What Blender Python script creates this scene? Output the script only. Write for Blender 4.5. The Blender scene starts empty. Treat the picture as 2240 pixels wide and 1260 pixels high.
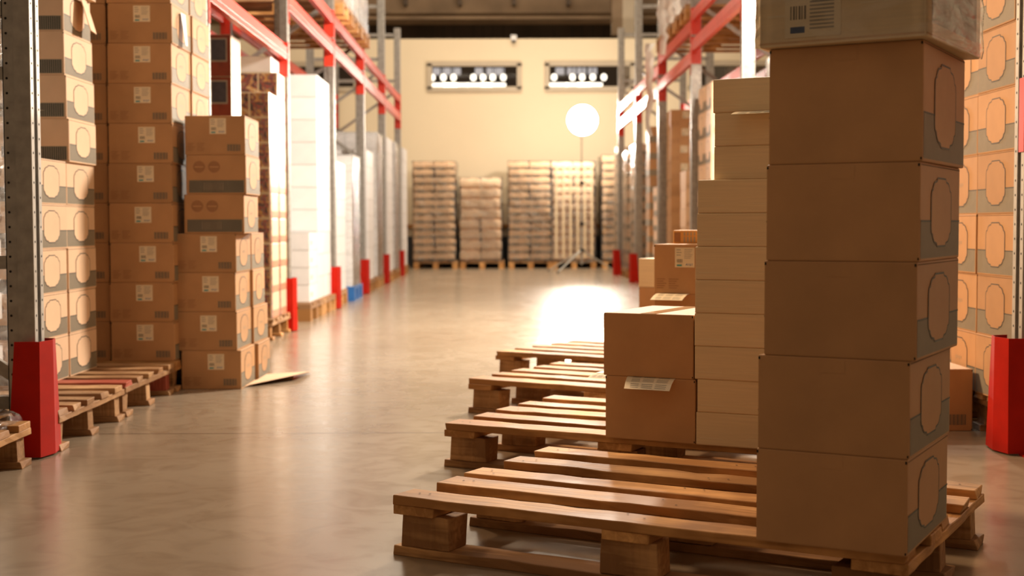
import bpy, bmesh, math, random
from mathutils import Vector, Matrix
random.seed(11)
S = bpy.context.scene
C = S.collection
D = bpy.data

# ------------------------------------------------------------------ camera
FPX, PITCH, YAW, ROLL, CAMH = 2950.0, .0466, .0056, -.0028, .782
R0 = Vector((math.cos(YAW), -math.sin(YAW), 0)); F0 = Vector((math.sin(YAW), math.cos(YAW), 0)); Z = Vector((0, 0, 1))
FW = F0*math.cos(PITCH) - Z*math.sin(PITCH); UP = F0*math.sin(PITCH) + Z*math.cos(PITCH)
RR = R0*math.cos(ROLL) + UP*math.sin(ROLL); UU = UP*math.cos(ROLL) - R0*math.sin(ROLL)
cam = D.objects.new('camera', D.cameras.new('camera')); C.objects.link(cam)
M = Matrix((RR, UU, -FW)).transposed().to_4x4(); M.translation = (0, 0, CAMH)
cam.matrix_world = M
cam.data.sensor_width = 36; cam.data.lens = FPX/2240*36
cam.data.clip_end = 200; cam.data.clip_start = .05
cam.data.dof.use_dof = True; cam.data.dof.focus_distance = 3.5; cam.data.dof.aperture_fstop = 3.9
S.camera = cam

# ------------------------------------------------------------------ materials
def nodes(name):
    m = D.materials.new(name); m.use_nodes = True
    nt = m.node_tree; b = nt.nodes['Principled BSDF']
    return m, nt, b
def N(nt, typ, **kw):
    n = nt.nodes.new(typ)
    for k, v in kw.items():
        if k in n.inputs: n.inputs[k].default_value = v
        else: setattr(n, k, v)
    return n
def L(nt, a, b): nt.links.new(a, b)
def ramp(nt, fac, stops):
    r = N(nt, 'ShaderNodeValToRGB'); L(nt, fac, r.inputs[0])
    el = r.color_ramp.elements
    while len(el) < len(stops): el.new(.5)
    for e, (p, c) in zip(el, stops): e.position = p; e.color = (*c, 1) if len(c) == 3 else c
    return r.outputs[0]
def hsv_vary(nt, col, amt, hue=0.0):
    oi = N(nt, 'ShaderNodeObjectInfo')
    mr = N(nt, 'ShaderNodeMapRange'); L(nt, oi.outputs['Random'], mr.inputs[0])
    mr.inputs[3].default_value = 1-amt; mr.inputs[4].default_value = 1+amt
    h = N(nt, 'ShaderNodeHueSaturation'); L(nt, mr.outputs[0], h.inputs['Value']); L(nt, col, h.inputs['Color'])
    return h.outputs[0]
def simple(name, col, rough=.6, var=.06, scale=12, metal=0, bump=0, spec=.5, objvar=0, stretch=(1, 1, 1), noise_rough=0):
    m, nt, b = nodes(name)
    tc = N(nt, 'ShaderNodeTexCoord'); mp = N(nt, 'ShaderNodeMapping'); mp.inputs['Scale'].default_value = stretch
    L(nt, tc.outputs['Object'], mp.inputs[0])
    n = N(nt, 'ShaderNodeTexNoise', Scale=scale, Detail=6.0); L(nt, mp.outputs[0], n.inputs[0])
    c = ramp(nt, n.outputs[0], [(.3, tuple(x*(1-var) for x in col)), (.7, tuple(min(1, x*(1+var)) for x in col))])
    if objvar: c = hsv_vary(nt, c, objvar)
    L(nt, c, b.inputs['Base Color'])
    b.inputs['Roughness'].default_value = rough; b.inputs['Metallic'].default_value = metal
    b.inputs['Specular IOR Level'].default_value = spec
    if bump:
        bp = N(nt, 'ShaderNodeBump', Strength=bump, Distance=.002); L(nt, n.outputs[0], bp.inputs['Height']); L(nt, bp.outputs[0], b.inputs['Normal'])
    return m
MT = {}
MT['cardboard'] = simple('cardboard', (.47, .26, .12), .62, .07, 9, objvar=.10, spec=.35)
MT['cardboard_light'] = simple('cardboard_light', (.74, .51, .33), .62, .05, 9, objvar=.05, spec=.35)
MT['cardboard_edge'] = simple('cardboard_edge', (.16, .08, .035), .8, .1, 20)
MT['cream'] = simple('cream_carton', (.76, .60, .38), .55, .05, 6, objvar=.03, stretch=(1, 1, 25))
MT['white'] = simple('white_carton', (.76, .75, .75), .5, .04, 8, objvar=.05)
MT['print_band'] = simple('printed_grey_band', (.27, .225, .155), .6, .05, 30)
MT['print_dark'] = simple('printed_dark_ink', (.045, .05, .045), .6, .1, 30)
MT['print_mid'] = simple('printed_fine_lines', (.17, .14, .10), .6, .1, 30)
MT['print_faint'] = simple('printed_faint_mark', (.33, .16, .07), .65, .1, 30)
MT['paper'] = simple('label_paper', (.80, .68, .48), .5, .05, 20)
MT['teal'] = simple('label_teal_ink', (.05, .33, .36), .5, .1, 20)
MT['blue_ink'] = simple('label_blue_ink', (.12, .19, .38), .5, .1, 20)
MT['grey_ink'] = simple('label_grey_ink', (.34, .30, .24), .6, .1, 20)
MT['yellow'] = simple('yellow_carton', (.66, .34, .09), .6, .06, 20)
MT['tape'] = simple('clear_tape', (.62, .40, .22), .12, .08, 30, bump=.3)
MT['red'] = simple('red_powder_coat', (.42, .010, .003), .5, .10, 14, spec=.15, bump=.05)
MT['red_beam'] = simple('red_beam_paint', (.62, .04, .02), .38, .10, 8)
MT['steel'] = simple('galvanised_steel', (.34, .32, .29), .42, .18, 22, metal=.75)
MT['steel_light'] = simple('galvanised_light', (.50, .48, .44), .5, .10, 22, metal=.4)
MT['hole'] = simple('hole_dark', (.012, .01, .009), .9, .1, 10)
MT['black'] = simple('black_plastic', (.02, .02, .02), .5, .1, 10)
MT['blue'] = simple('blue_plastic', (.02, .13, .40), .45, .1, 10)
MT['comic_red'] = simple('glossy_red_print', (.24, .045, .02), .3, .25, 14, objvar=.1)
def comic():
    m, nt, b = nodes('picture_print')
    tc = N(nt, 'ShaderNodeTexCoord'); v = N(nt, 'ShaderNodeTexNoise', Scale=16.0, Detail=3.0, Distortion=1.5)
    L(nt, tc.outputs['Object'], v.inputs[0])
    c = ramp(nt, v.outputs[0], [(.33, (.03, .025, .03)), (.42, (.10, .08, .08)), (.47, (.38, .06, .03)), (.52, (.08, .10, .14)), (.58, (.55, .25, .05)), (.66, (.50, .38, .24))])
    for e in [n for n in nt.nodes if n.type == 'VALTORGB']: e.color_ramp.interpolation = 'LINEAR'
    L(nt, c, b.inputs['Base Color']); b.inputs['Roughness'].default_value = .3
    return m
MT['comic'] = comic()
def wood(name, dark, mid, light, rough=.5, ov=.18):
    m, nt, b = nodes(name)
    tc = N(nt, 'ShaderNodeTexCoord'); oi = N(nt, 'ShaderNodeObjectInfo')
    add = N(nt, 'ShaderNodeVectorMath', operation='ADD'); mul = N(nt, 'ShaderNodeVectorMath', operation='SCALE'); mul.inputs['Scale'].default_value = 37.0
    cx = N(nt, 'ShaderNodeCombineXYZ'); L(nt, oi.outputs['Random'], cx.inputs[0]); L(nt, oi.outputs['Random'], cx.inputs[1]); L(nt, oi.outputs['Random'], cx.inputs[2])
    L(nt, cx.outputs[0], mul.inputs[0]); L(nt, tc.outputs['Object'], add.inputs[0]); L(nt, mul.outputs[0], add.inputs[1])
    mp = N(nt, 'ShaderNodeMapping'); mp.inputs['Scale'].default_value = (1.3, 22, 22); L(nt, add.outputs[0], mp.inputs[0])
    n = N(nt, 'ShaderNodeTexNoise', Scale=2.2, Detail=8.0, Distortion=.7); L(nt, mp.outputs[0], n.inputs[0])
    n2 = N(nt, 'ShaderNodeTexNoise', Scale=5.0, Detail=4.0); L(nt, add.outputs[0], n2.inputs[0])
    mx = N(nt, 'ShaderNodeMath', operation='MULTIPLY_ADD'); L(nt, n2.outputs[0], mx.inputs[0]); mx.inputs[1].default_value = .5
    sb = N(nt, 'ShaderNodeMath', operation='MULTIPLY'); L(nt, n.outputs[0], sb.inputs[0]); sb.inputs[1].default_value = .27; L(nt, sb.outputs[0], mx.inputs[2])
    c = ramp(nt, mx.outputs[0], [(.36, dark), (.52, mid), (.68, light)])
    c = hsv_vary(nt, c, ov)
    L(nt, c, b.inputs['Base Color']); b.inputs['Roughness'].default_value = rough
    r = N(nt, 'ShaderNodeMapRange'); L(nt, n2.outputs[0], r.inputs[0]); r.inputs[3].default_value = rough-.14; r.inputs[4].default_value = rough+.25; b.inputs['Specular IOR Level'].default_value = .2; L(nt, r.outputs[0], b.inputs['Roughness'])
    bp = N(nt, 'ShaderNodeBump', Strength=.5, Distance=.002); L(nt, n.outputs[0], bp.inputs['Height']); L(nt, bp.outputs[0], b.inputs['Normal'])
    return m
MT['wood'] = wood('pallet_wood', (.36, .17, .055), (.76, .42, .165), (.86, .55, .26), .55)
MT['wood_pale'] = wood('pallet_wood_pale', (.30, .16, .075), (.56, .34, .17), (.68, .45, .25))
MT['wood_dark'] = wood('pallet_wood_block', (.24, .12, .05), (.58, .33, .145), (.72, .44, .21), .7)
MT['wood_red'] = wood('pallet_wood_red_stain', (.35, .08, .05), (.52, .18, .11), (.62, .32, .18))
def floor_mat():
    m, nt, b = nodes('polished_concrete')
    tc = N(nt, 'ShaderNodeTexCoord')
    n1 = N(nt, 'ShaderNodeTexNoise', Scale=.9, Detail=8.0, Distortion=.4); L(nt, tc.outputs['Object'], n1.inputs[0])
    n2 = N(nt, 'ShaderNodeTexNoise', Scale=7.0, Detail=10.0, Distortion=1.2); L(nt, tc.outputs['Object'], n2.inputs[0])
    c1 = ramp(nt, n1.outputs[0], [(.3, (.265, .195, .130)), (.7, (.335, .262, .185))])
    c2 = ramp(nt, n2.outputs[0], [(.3, (.86, .85, .84)), (.55, (1, 1, 1)), (.8, (1.0, 1.0, 1.0))])
    mx = N(nt, 'ShaderNodeMix', data_type='RGBA', blend_type='MULTIPLY'); mx.inputs[0].default_value = 1
    L(nt, c1, mx.inputs[6]); L(nt, c2, mx.inputs[7])
    # saw-cut joint across the aisle
    sx = N(nt, 'ShaderNodeSeparateXYZ'); L(nt, tc.outputs['Object'], sx.inputs[0])
    s = N(nt, 'ShaderNodeMath', operation='SUBTRACT'); L(nt, sx.outputs[1], s.inputs[0]); s.inputs[1].default_value = 5.06
    pm = N(nt, 'ShaderNodeMath', operation='PINGPONG'); L(nt, s.outputs[0], pm.inputs[0]); pm.inputs[1].default_value = 4.5
    lt = N(nt, 'ShaderNodeMath', operation='LESS_THAN'); L(nt, pm.outputs[0], lt.inputs[0]); lt.inputs[1].default_value = .006
    mj = N(nt, 'ShaderNodeMix', data_type='RGBA'); L(nt, lt.outputs[0], mj.inputs[0]); L(nt, mx.outputs[2], mj.inputs[6]); mj.inputs[7].default_value = (.05, .04, .03, 1)
    L(nt, mj.outputs[2], b.inputs['Base Color'])
    r = N(nt, 'ShaderNodeMapRange'); L(nt, n2.outputs[0], r.inputs[0]); r.inputs[3].default_value = .15; r.inputs[4].default_value = .30
    L(nt, r.outputs[0], b.inputs['Roughness'])
    n3 = N(nt, 'ShaderNodeTexNoise', Scale=3.0, Detail=3.0); L(nt, tc.outputs['Object'], n3.inputs[0])
    bp = N(nt, 'ShaderNodeBump', Strength=.12, Distance=.01); L(nt, n3.outputs[0], bp.inputs['Height']); L(nt, bp.outputs[0], b.inputs['Normal'])
    b.inputs['Specular IOR Level'].default_value = .5
    return m
MT['floor'] = floor_mat()
MT['wall'] = simple('cream_wall_paint', (.78, .66, .47), .7, .03, .8)
MT['wall_side'] = simple('side_wall_paint', (.55, .45, .32), .8, .03, .8)
MT['wall_dark'] = simple('dark_wainscot', (.035, .034, .036), .6, .1, 4)
MT['rail'] = simple('wooden_rail', (.46, .20, .05), .6, .1, 5)
MT['ceiling'] = simple('dark_ceiling', (.10, .075, .055), .9, .2, 1)
MT['concrete'] = simple('brown_concrete', (.27, .19, .12), .9, .25, 1.5)
MT['frame'] = simple('window_frame_paint', (.50, .42, .31), .5, .04, 5)
def film():
    m = D.materials.new('stretch_film'); m.use_nodes = True; nt = m.node_tree
    for n in list(nt.nodes): nt.nodes.remove(n)
    out = N(nt, 'ShaderNodeOutputMaterial')
    tr = N(nt, 'ShaderNodeBsdfTransparent'); gl = N(nt, 'ShaderNodeBsdfGlossy', Roughness=.12); df = N(nt, 'ShaderNodeBsdfDiffuse')
    df.inputs[0].default_value = (.9, .87, .82, 1)
    tc = N(nt, 'ShaderNodeTexCoord'); mp = N(nt, 'ShaderNodeMapping'); mp.inputs['Scale'].default_value = (2, 2, 7); L(nt, tc.outputs['Object'], mp.inputs[0])
    n = N(nt, 'ShaderNodeTexNoise', Scale=2.5, Detail=6.0, Distortion=2.0); L(nt, mp.outputs[0], n.inputs[0])
    r = ramp(nt, n.outputs[0], [(.45, (.03,)*3), (.62, (.15,)*3)])
    bp = N(nt, 'ShaderNodeBump', Strength=.9, Distance=.02); L(nt, n.outputs[0], bp.inputs['Height']); L(nt, bp.outputs[0], gl.inputs['Normal'])
    m1 = N(nt, 'ShaderNodeMixShader'); L(nt, r, m1.inputs[0]); L(nt, tr.outputs[0], m1.inputs[1]); L(nt, df.outputs[0], m1.inputs[2])
    fr = N(nt, 'ShaderNodeFresnel', IOR=1.22)
    m2 = N(nt, 'ShaderNodeMixShader'); L(nt, fr.outputs[0], m2.inputs[0]); L(nt, m1.outputs[0], m2.inputs[1]); L(nt, gl.outputs[0], m2.inputs[2])
    L(nt, m2.outputs[0], out.inputs[0]); return m
MT['film'] = film()
def glass():
    m = D.materials.new('window_glass'); m.use_nodes = True; nt = m.node_tree
    for n in list(nt.nodes): nt.nodes.remove(n)
    out = N(nt, 'ShaderNodeOutputMaterial'); tr = N(nt, 'ShaderNodeBsdfTransparent'); gl = N(nt, 'ShaderNodeBsdfGlossy', Roughness=.03)
    fr = N(nt, 'ShaderNodeFresnel', IOR=1.5); m2 = N(nt, 'ShaderNodeMixShader')
    L(nt, fr.outputs[0], m2.inputs[0]); L(nt, tr.outputs[0], m2.inputs[1]); L(nt, gl.outputs[0], m2.inputs[2]); L(nt, m2.outputs[0], out.inputs[0]); return m
MT['glass'] = glass()
def emit(name, col, st):
    m, nt, b = nodes(name); b.inputs['Base Color'].default_value = (*col, 1)
    b.inputs['Emission Color'].default_value = (*col, 1); b.inputs['Emission Strength'].default_value = st
    return m
MT['lamp_glow'] = emit('lamp_glow', (1, .93, .84), 60)
MT['hall_glow'] = emit('hall_lamp_glow', (1, .92, .76), 2.6)
MT['sky_glow'] = emit('skylight_glow', (.72, .70, .72), .55)

# ------------------------------------------------------------------ mesh helpers
class MB:
    def __init__(s): s.v = []; s.f = []; s.m = []; s.mats = []
    def mi(s, m):
        if m not in s.mats: s.mats.append(m)
        return s.mats.index(m)
    def poly(s, pts, m):
        i = len(s.v); s.v += [tuple(p) for p in pts]; s.f.append(tuple(range(i, i+len(pts)))); s.m.append(s.mi(m))
    def box(s, x0, x1, y0, y1, z0, z1, m, skip=()):
        i = len(s.v)
        s.v += [(x0, y0, z0), (x1, y0, z0), (x1, y1, z0), (x0, y1, z0), (x0, y0, z1), (x1, y0, z1), (x1, y1, z1), (x0, y1, z1)]
        for k, q in enumerate(((3, 2, 1, 0), (4, 5, 6, 7), (0, 1, 5, 4), (1, 2, 6, 5), (2, 3, 7, 6), (3, 0, 4, 7))):
            if k in skip: continue
            s.f.append(tuple(i+a for a in q)); s.m.append(s.mi(m))
    def bar(s, a, b, w, t, m, side=Vector((0, 1, 0))):
        a = Vector(a); b = Vector(b); d = (b-a).normalized()
        u = d.cross(side).normalized()*w/2; v = side.normalized()*t/2
        i = len(s.v)
        for p in (a, b):
            for su, sv in ((-1, -1), (1, -1), (1, 1), (-1, 1)): s.v.append(tuple(p+u*su+v*sv))
        for q in ((0, 1, 2, 3), (7, 6, 5, 4), (0, 4, 5, 1), (1, 5, 6, 2), (2, 6, 7, 3), (3, 7, 4, 0)):
            s.f.append(tuple(i+k for k in q)); s.m.append(s.mi(m))
    def tube(s, a, b, r, m, n=10, r2=None):
        a = Vector(a); b = Vector(b); d = (b-a).normalized(); r2 = r if r2 is None else r2
        u = d.orthogonal().normalized(); v = d.cross(u); i = len(s.v)
        for p, q in ((a, r), (b, r2)):
            for k in range(n):
                t = 2*math.pi*k/n; s.v.append(tuple(p+(u*math.cos(t)+v*math.sin(t))*q))
        for k in range(n): s.f.append((i+k, i+(k+1) % n, i+n+(k+1) % n, i+n+k)); s.m.append(s.mi(m))
        s.f.append(tuple(i+k for k in reversed(range(n)))); s.m.append(s.mi(m))
        s.f.append(tuple(i+n+k for k in range(n))); s.m.append(s.mi(m))
    def mesh(s, name, bevel=0, recalc=True):
        me = D.meshes.new(name); me.from_pydata(s.v, [], s.f)
        for m in s.mats: me.materials.append(MT[m])
        me.polygons.foreach_set('material_index', s.m); me.update()
        if bevel or recalc:
            bm = bmesh.new(); bm.from_mesh(me)
            if recalc: bmesh.ops.recalc_face_normals(bm, faces=bm.faces)
            if bevel: bmesh.ops.bevel(bm, geom=[e for e in bm.edges if len(e.link_faces) == 2 and e.calc_face_angle(0) > .5], offset=bevel, segments=2, affect='EDGES', profile=.6)
            bm.to_mesh(me); bm.free()
        return me
def link(name, me, parent=None, loc=(0, 0, 0), rz=0):
    o = D.objects.new(name, me); C.objects.link(o); o.location = loc; o.rotation_euler = (0, 0, rz)
    if parent: o.parent = parent
    return o
def tag(o, label, cat, group=None):
    o['label'] = label; o['category'] = cat
    if group: o['group'] = group
    return o
def struct(name, me, loc=(0, 0, 0)):
    o = link(name, me, None, loc); o['kind'] = 'structure'; return o
ORD = ['bottom', 'second', 'third', 'fourth', 'fifth', 'sixth', 'seventh', 'eighth', 'ninth', 'tenth', 'eleventh', 'twelfth', 'thirteenth', 'fourteenth', 'fifteenth', 'sixteenth']
def level(k, n):
    if k == 0: return 'bottom'
    if k == n-1: return 'topmost'
    return ORD[k] + ' from bottom'

# ------------------------------------------------------------------ cartons
CART = [(0, 1), (.40, 1), (.46, .91), (.68, .87), (.80, .77), (.84, .66), (.96, .61), (1, .46)]
def cart_outline():
    q = CART
    pts = [(x, y) for x, y in q] + [(x, -y) for x, y in reversed(q)] + [(-x, -y) for x, y in q[1:]] + [(-x, y) for x, y in reversed(q[1:])]
    return pts
OUT = cart_outline()
class Face:
    """a printed face: origin lower-left, u right, v up, n outward"""
    def __init__(s, o, u, n, W, H): s.o = Vector(o); s.u = Vector(u); s.v = Vector((0, 0, 1)); s.n = Vector(n); s.W = W; s.H = H
    def p(s, a, b, off=.0005): return s.o + s.u*a + s.v*b + s.n*off
    def rect(s, mb, a0, b0, a1, b1, m, off=.0005):
        mb.poly([s.p(a0, b0, off), s.p(a1, b0, off), s.p(a1, b1, off), s.p(a0, b1, off)], m)
def faces(w, d, h):
    return dict(front=Face((-w/2, -d/2, 0), (1, 0, 0), (0, -1, 0), w, h), right=Face((w/2, -d/2, 0), (0, 1, 0), (1, 0, 0), d, h),
                left=Face((-w/2, d/2, 0), (0, -1, 0), (-1, 0, 0), d, h), back=Face((w/2, d/2, 0), (-1, 0, 0), (0, 1, 0), w, h))
def emblem(mb, F, fill='cardboard', fine=True, marks=False):
    W, H = F.W, F.H
    bh = H*.40
    F.rect(mb, .006, .006, W-.006, bh, 'print_band', .0004)
    if fine:
        n = int(W/.0085)
        for k in range(n):
            a = .008+(W-.016)*k/n
            F.rect(mb, a, .006, a+.0022, bh, 'print_mid', .0006)
    F.rect(mb, .004, bh, W-.004, bh+.0035, 'print_dark', .0008)
    cx, cy = W*.50, H*.50; rx, ry = W*.255, H*.365
    mb.poly([F.p(cx+x*rx, cy+y*ry, .0012) for x, y in OUT], fill)
    t = .0036; n = len(OUT)
    for k in range(n):
        a, b = OUT[k], OUT[(k+1) % n]
        fa, fb = 1-t/rx, 1-t/ry
        mb.poly([F.p(cx+a[0]*rx, cy+a[1]*ry, .0015), F.p(cx+b[0]*rx, cy+b[1]*ry, .0015), F.p(cx+b[0]*rx*fa, cy+b[1]*ry*fb, .0015), F.p(cx+a[0]*rx*fa, cy+a[1]*ry*fb, .0015)], 'print_dark')
    if marks:
        for k in range(4):
            F.rect(mb, cx-rx*.35+k*rx*.2, cy-ry*.08+(k % 2)*.004, cx-rx*.35+k*rx*.2+.006, cy-ry*.08+.016, 'print_band', .0016)
def body(mb, w, d, h, m, seam=True, bulge=.002):
    e = .003
    mb.box(-w/2, w/2, -d/2, d/2, 0, h, m)
def carton_mesh(w, d, h, front='label', sides='emblem', mat='cardboard', key=None):
    mb = MB(); rnd = random.Random(hash((w, d, h)) & 255)
    mb.box(-w/2, w/2, -d/2, d/2, 0, h, mat)
    me0 = mb.mesh('b', bevel=.0035)
    # rebuild into builder so the printed faces share one mesh
    mb = MB(); mb.mi(mat)
    mb.v = [tuple(v.co) for v in me0.vertices]; mb.f = [tuple(p.vertices) for p in me0.polygons]; mb.m = [0]*len(mb.f)
    D.meshes.remove(me0)
    F = faces(w, d, h)
    if mat.startswith('cardboard'):
        # cut edge of the top flaps, dark slit at the corners, tape on the long seam
        for k in ('right', 'left'):
            F[k].rect(mb, .004, h-.0065, F[k].W-.004, h-.0045, 'cardboard_edge', .0004)
        for k in ('front', 'back'):
            F[k].rect(mb, .001, h-.009, .0045, h-.0035, 'hole', .0006)
            F[k].rect(mb, w-.0045, h-.009, w-.001, h-.0035, 'hole', .0006)
            F[k].rect(mb, w-.004, .0035, w-.001, .008, 'hole', .0006)
        mb.poly([(-.0012, -d/2+.004, h+.0003), (.0012, -d/2+.004, h+.0003), (.0012, d/2-.004, h+.0003), (-.0012, d/2-.004, h+.0003)], 'cardboard_edge')
        mb.poly([(-.025, -d/2+.003, h+.0006), (.025, -d/2+.003, h+.0006), (.025, d/2-.003, h+.0006), (-.025, d/2-.003, h+.0006)], 'tape')
        F['front'].rect(mb, w/2-.025, h-.03, w/2+.025, h-.0035, mat, .0005)
    if front in ('label', 'code'):
        f = F['front']; x = w*.705
        for k in range(13):
            f.rect(mb, x, h*.10, x+.0025+.002*(k % 3 == 0), h*.27, 'print_mid'); x += w*.0165
        for k in range(5):
            for j in range(2): f.rect(mb, w*(.04+.16*j), h*(.11+.045*k), w*(.04+.16*j+.09+.02*((k+j) % 3)), h*(.125+.045*k), 'print_faint')
    if front == 'band':
        f = F['front']
        f.rect(mb, w*.05, h*.04, w*.97, h*.36, 'print_band')
        for k in range(30):
            x = w*.055+w*.91*k/30
            f.rect(mb, x, h*.045, x+w*.0165, h*.355, 'print_dark', .0009)
        f.rect(mb, w*.30, h*.10, w*.62, h*.30, 'print_mid', .0013)
        for c in (.22, .47):
            mb.poly([f.p(w*c+w*.10*math.cos(t*.3927), h*.70+w*.10*math.sin(t*.3927), .0005) for t in range(16)], 'print_faint')
            f.rect(mb, w*(c-.075), h*.68, w*(c+.075), h*.715, mat, .0009)
    if sides in ('emblem', 'emblem_marks', 'emblem_all'):
        for k in ('left', 'right'): emblem(mb, F[k], mat, True, sides == 'emblem_marks')
    if mat == 'white':
        for k in ('front', 'left', 'right'):
            f = F[k]
            f.rect(mb, f.W*.12, h*.30, f.W*.36, h*.52, 'grey_ink' if front != 'clean' else mat, .0005)
            f.rect(mb, f.W*.16, h*.36, f.W*.30, h*.46, mat, .0008)
            f.rect(mb, .004, h-.004, f.W-.004, h-.002, 'grey_ink', .0005)
    if mat == 'cream':
        for k in ('front', 'left', 'right'):
            f = F[k]
            f.rect(mb, .002, h*.02, f.W-.002, h*.035, 'tape', .0004)
            f.rect(mb, f.W*.05, h*.22, f.W*.34, h*.235, 'paper', .0005); f.rect(mb, f.W*.62, h*.27, f.W*.96, h*.282, 'paper', .0005)
    if front == 'comic':
        for k in ('front',):
            f = F[k]
            for a in (.02, .35, .68): f.rect(mb, f.W*a, h*.04, f.W*(a+.3), h*.96, 'comic')
        for k in ('right', 'left'):
            f = F[k]
            f.rect(mb, .0, 0.0, f.W*.16, h, 'comic'); f.rect(mb, f.W*.17, h*.02, f.W, h*.30, 'comic_side', .0006)
    if front == 'red':
        f = F['front']
        f.rect(mb, .002, .002, f.W-.002, h-.002, 'comic_red')
        for a in (.08, .56): f.rect(mb, f.W*a, h*.35, f.W*(a+.36), h*.92, 'grey_ink', .0008); f.rect(mb, f.W*(a+.03), h*.39, f.W*(a+.33), h*.88, 'comic_dark', .0012)
    if front == 'banded':
        for k in ('front', 'left', 'right'):
            f = F[k]; f.rect(mb, 0.003, h*.06, f.W-.003, h*.42, 'print_band')
    if front == 'lettered':
        f = F['front']
        for k in range(4):
            f.rect(mb, f.W*(.40+.13*k), h*.12, f.W*(.46+.13*k), h*.86, 'grey_ink'); f.rect(mb, f.W*(.40+.13*k), h*.52, f.W*(.46+.13*k), h*.60, mat, .0009)
        f.rect(mb, f.W*.04, h*.12, f.W*.28, h*.84, 'print_faint')
        g = F['right']; mb.poly([g.p(g.W*.86+.012*math.cos(t*.5236), h*.5+.016*math.sin(t*.5236), .0008) for t in range(12)], 'comic_red')
    return mb.mesh(key or 'carton', recalc=False)
MT['comic_side'] = simple('picture_side_stripe', (.60, .26, .16), .35, .3, 18)
MT['comic_dark'] = simple('dark_picture', (.06, .06, .08), .3, .3, 14)
MT['cover_cream'] = simple('cream_book_carton', (.66, .55, .38), .4, .04, 12, objvar=.05)
_cm = {}
def carton_data(w, d, h, front, sides, mat):
    k = (round(w, 3), round(d, 3), round(h, 3), front, sides, mat)
    if k not in _cm: _cm[k] = carton_mesh(*k)
    return _cm[k]
def label_mesh(w=.078, h=.075, style=0):
    mb = MB(); rnd = random.Random(3+style)
    W, H = w, h
    t = .0006
    mb.box(0, W, -t, 0, 0, H, 'paper')
    def r(a0, b0, a1, b1, m): mb.poly([(W*a0, -t-.0003, H*b0), (W*a1, -t-.0003, H*b0), (W*a1, -t-.0003, H*b1), (W*a0, -t-.0003, H*b1)], m)
    for k in range(3): r(.08, .86-.13*k, .30+.04*(k % 2), .90-.13*k, 'grey_ink')
    for k in range(6): r(.48, .88-.085*k, .90-.05*(k % 3), .905-.085*k, 'grey_ink')
    x = .10
    for k in range(6): r(x, .24, x+.022+.012*(k % 2), .42, 'print_mid'); x += .05
    r(.10, .06, .36, .145, 'teal')
    if style == 0:   # the handwritten-looking blue letters, seen mirrored
        for (a, b) in (((.56, .10), (.62, .20)), ((.66, .10), (.60, .16)), ((.70, .10), (.70, .20)), ((.74, .10), (.84, .12)), ((.78, .10), (.78, .20)), ((.88, .10), (.88, .21))):
            p = Vector((W*a[0], -t-.0003, H*a[1])); q = Vector((W*b[0], -t-.0003, H*b[1])); dd = (q-p).normalized(); n = Vector((-dd.z, 0, dd.x))*W*.014
            mb.poly([p-n, q-n, q+n, p+n], 'blue_ink')
    else:
        r(.10, .06, .36, .145, 'blue_ink')
        for k in range(8): r(.45, .10+.05*k, .88, .125+.05*k, 'grey_ink')
    return mb.mesh('shipping_label', recalc=False)
LABEL = label_mesh()
LABEL_BIG = label_mesh(.112, .145, 1)
def carton(cx, cy, z, w, d, h, rz, front='label', sides='emblem', mat='cardboard', label='', group=None, cat='box', name='carton', jit=.3, paper=True, lp=None):
    o = link(name, carton_data(w, d, h, front, sides, mat), None, (cx, cy, z), rz+math.radians(random.uniform(-jit, jit)))
    tag(o, label, cat, group)
    if front == 'label' and paper:
        k = link('shipping_label', LABEL, o, (lp if lp is not None else random.uniform(.0, .03)-w*.13, -d/2-.0004, h*.52+random.uniform(-.004, .004)))
    return o
def fl(x, y, w, d, rz):   # centre of a box whose front-left corner stands at x, y
    return x+math.cos(rz)*w/2-math.sin(rz)*d/2, y+math.sin(rz)*w/2+math.cos(rz)*d/2
def lstack(x, y, z, n, w, d, h, rz, desc, where, dx=None, fronts=None, group=None, **kw):
    """a column of n cartons, front-left corner at x,y"""
    for k in range(n):
        ox = dx[k] if dx else random.uniform(-.003, .003)
        hh = h[k] if isinstance(h, (list, tuple)) else h
        cx, cy = fl(x+ox*math.cos(rz), y+ox*math.sin(rz), w, d, rz)
        kk = dict(kw)
        if fronts: kk['front'] = fronts[k]
        carton(cx, cy, z, w, d, hh, rz, label=f'{desc}, {level(k, n)} {where}', group=group, **kk)
        z += hh
    return z

# ------------------------------------------------------------------ pallets
def board(L_, W_, T_, m, seed, rough=.0009):
    rnd = random.Random(seed); n = 16; mb = MB()
    sec = [(-W_/2, 0), (W_/2, 0), (W_/2, T_), (-W_/2, T_)]
    bow = rnd.uniform(-.003, .003)
    off = [[rnd.gauss(0, rough) for _ in range(4)] for _ in range(n+1)]
    vs = []
    for i in range(n+1):
        x = -L_/2+L_*i/n
        for k, (y, z) in enumerate(sec):
            dx = rnd.uniform(-.006, .006) if i in (0, n) else 0
            vs.append((x+dx, y+off[i][k]*1.4+bow*math.sin(math.pi*i/n), z+(off[i][k]*.6 if z > 0 else -abs(off[i][k])*.0)))
    bm = bmesh.new(); bv = [bm.verts.new(v) for v in vs]
    for i in range(n):
        for k in range(4):
            a = i*4+k; b = i*4+(k+1) % 4
            bm.faces.new((bv[a], bv[b], bv[b+4], bv[a+4]))
    bm.faces.new((bv[3], bv[2], bv[1], bv[0])); bm.faces.new([bv[n*4+k] for k in range(4)])
    bmesh.ops.recalc_face_normals(bm, faces=bm.faces)
    bmesh.ops.bevel(bm, geom=[e for e in bm.edges if e.calc_face_angle(0) > .9], offset=.0018, segments=1, affect='EDGES')
    me = D.meshes.new('board'); bm.to_mesh(me); bm.free(); me.materials.append(MT[m]); return me
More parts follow.
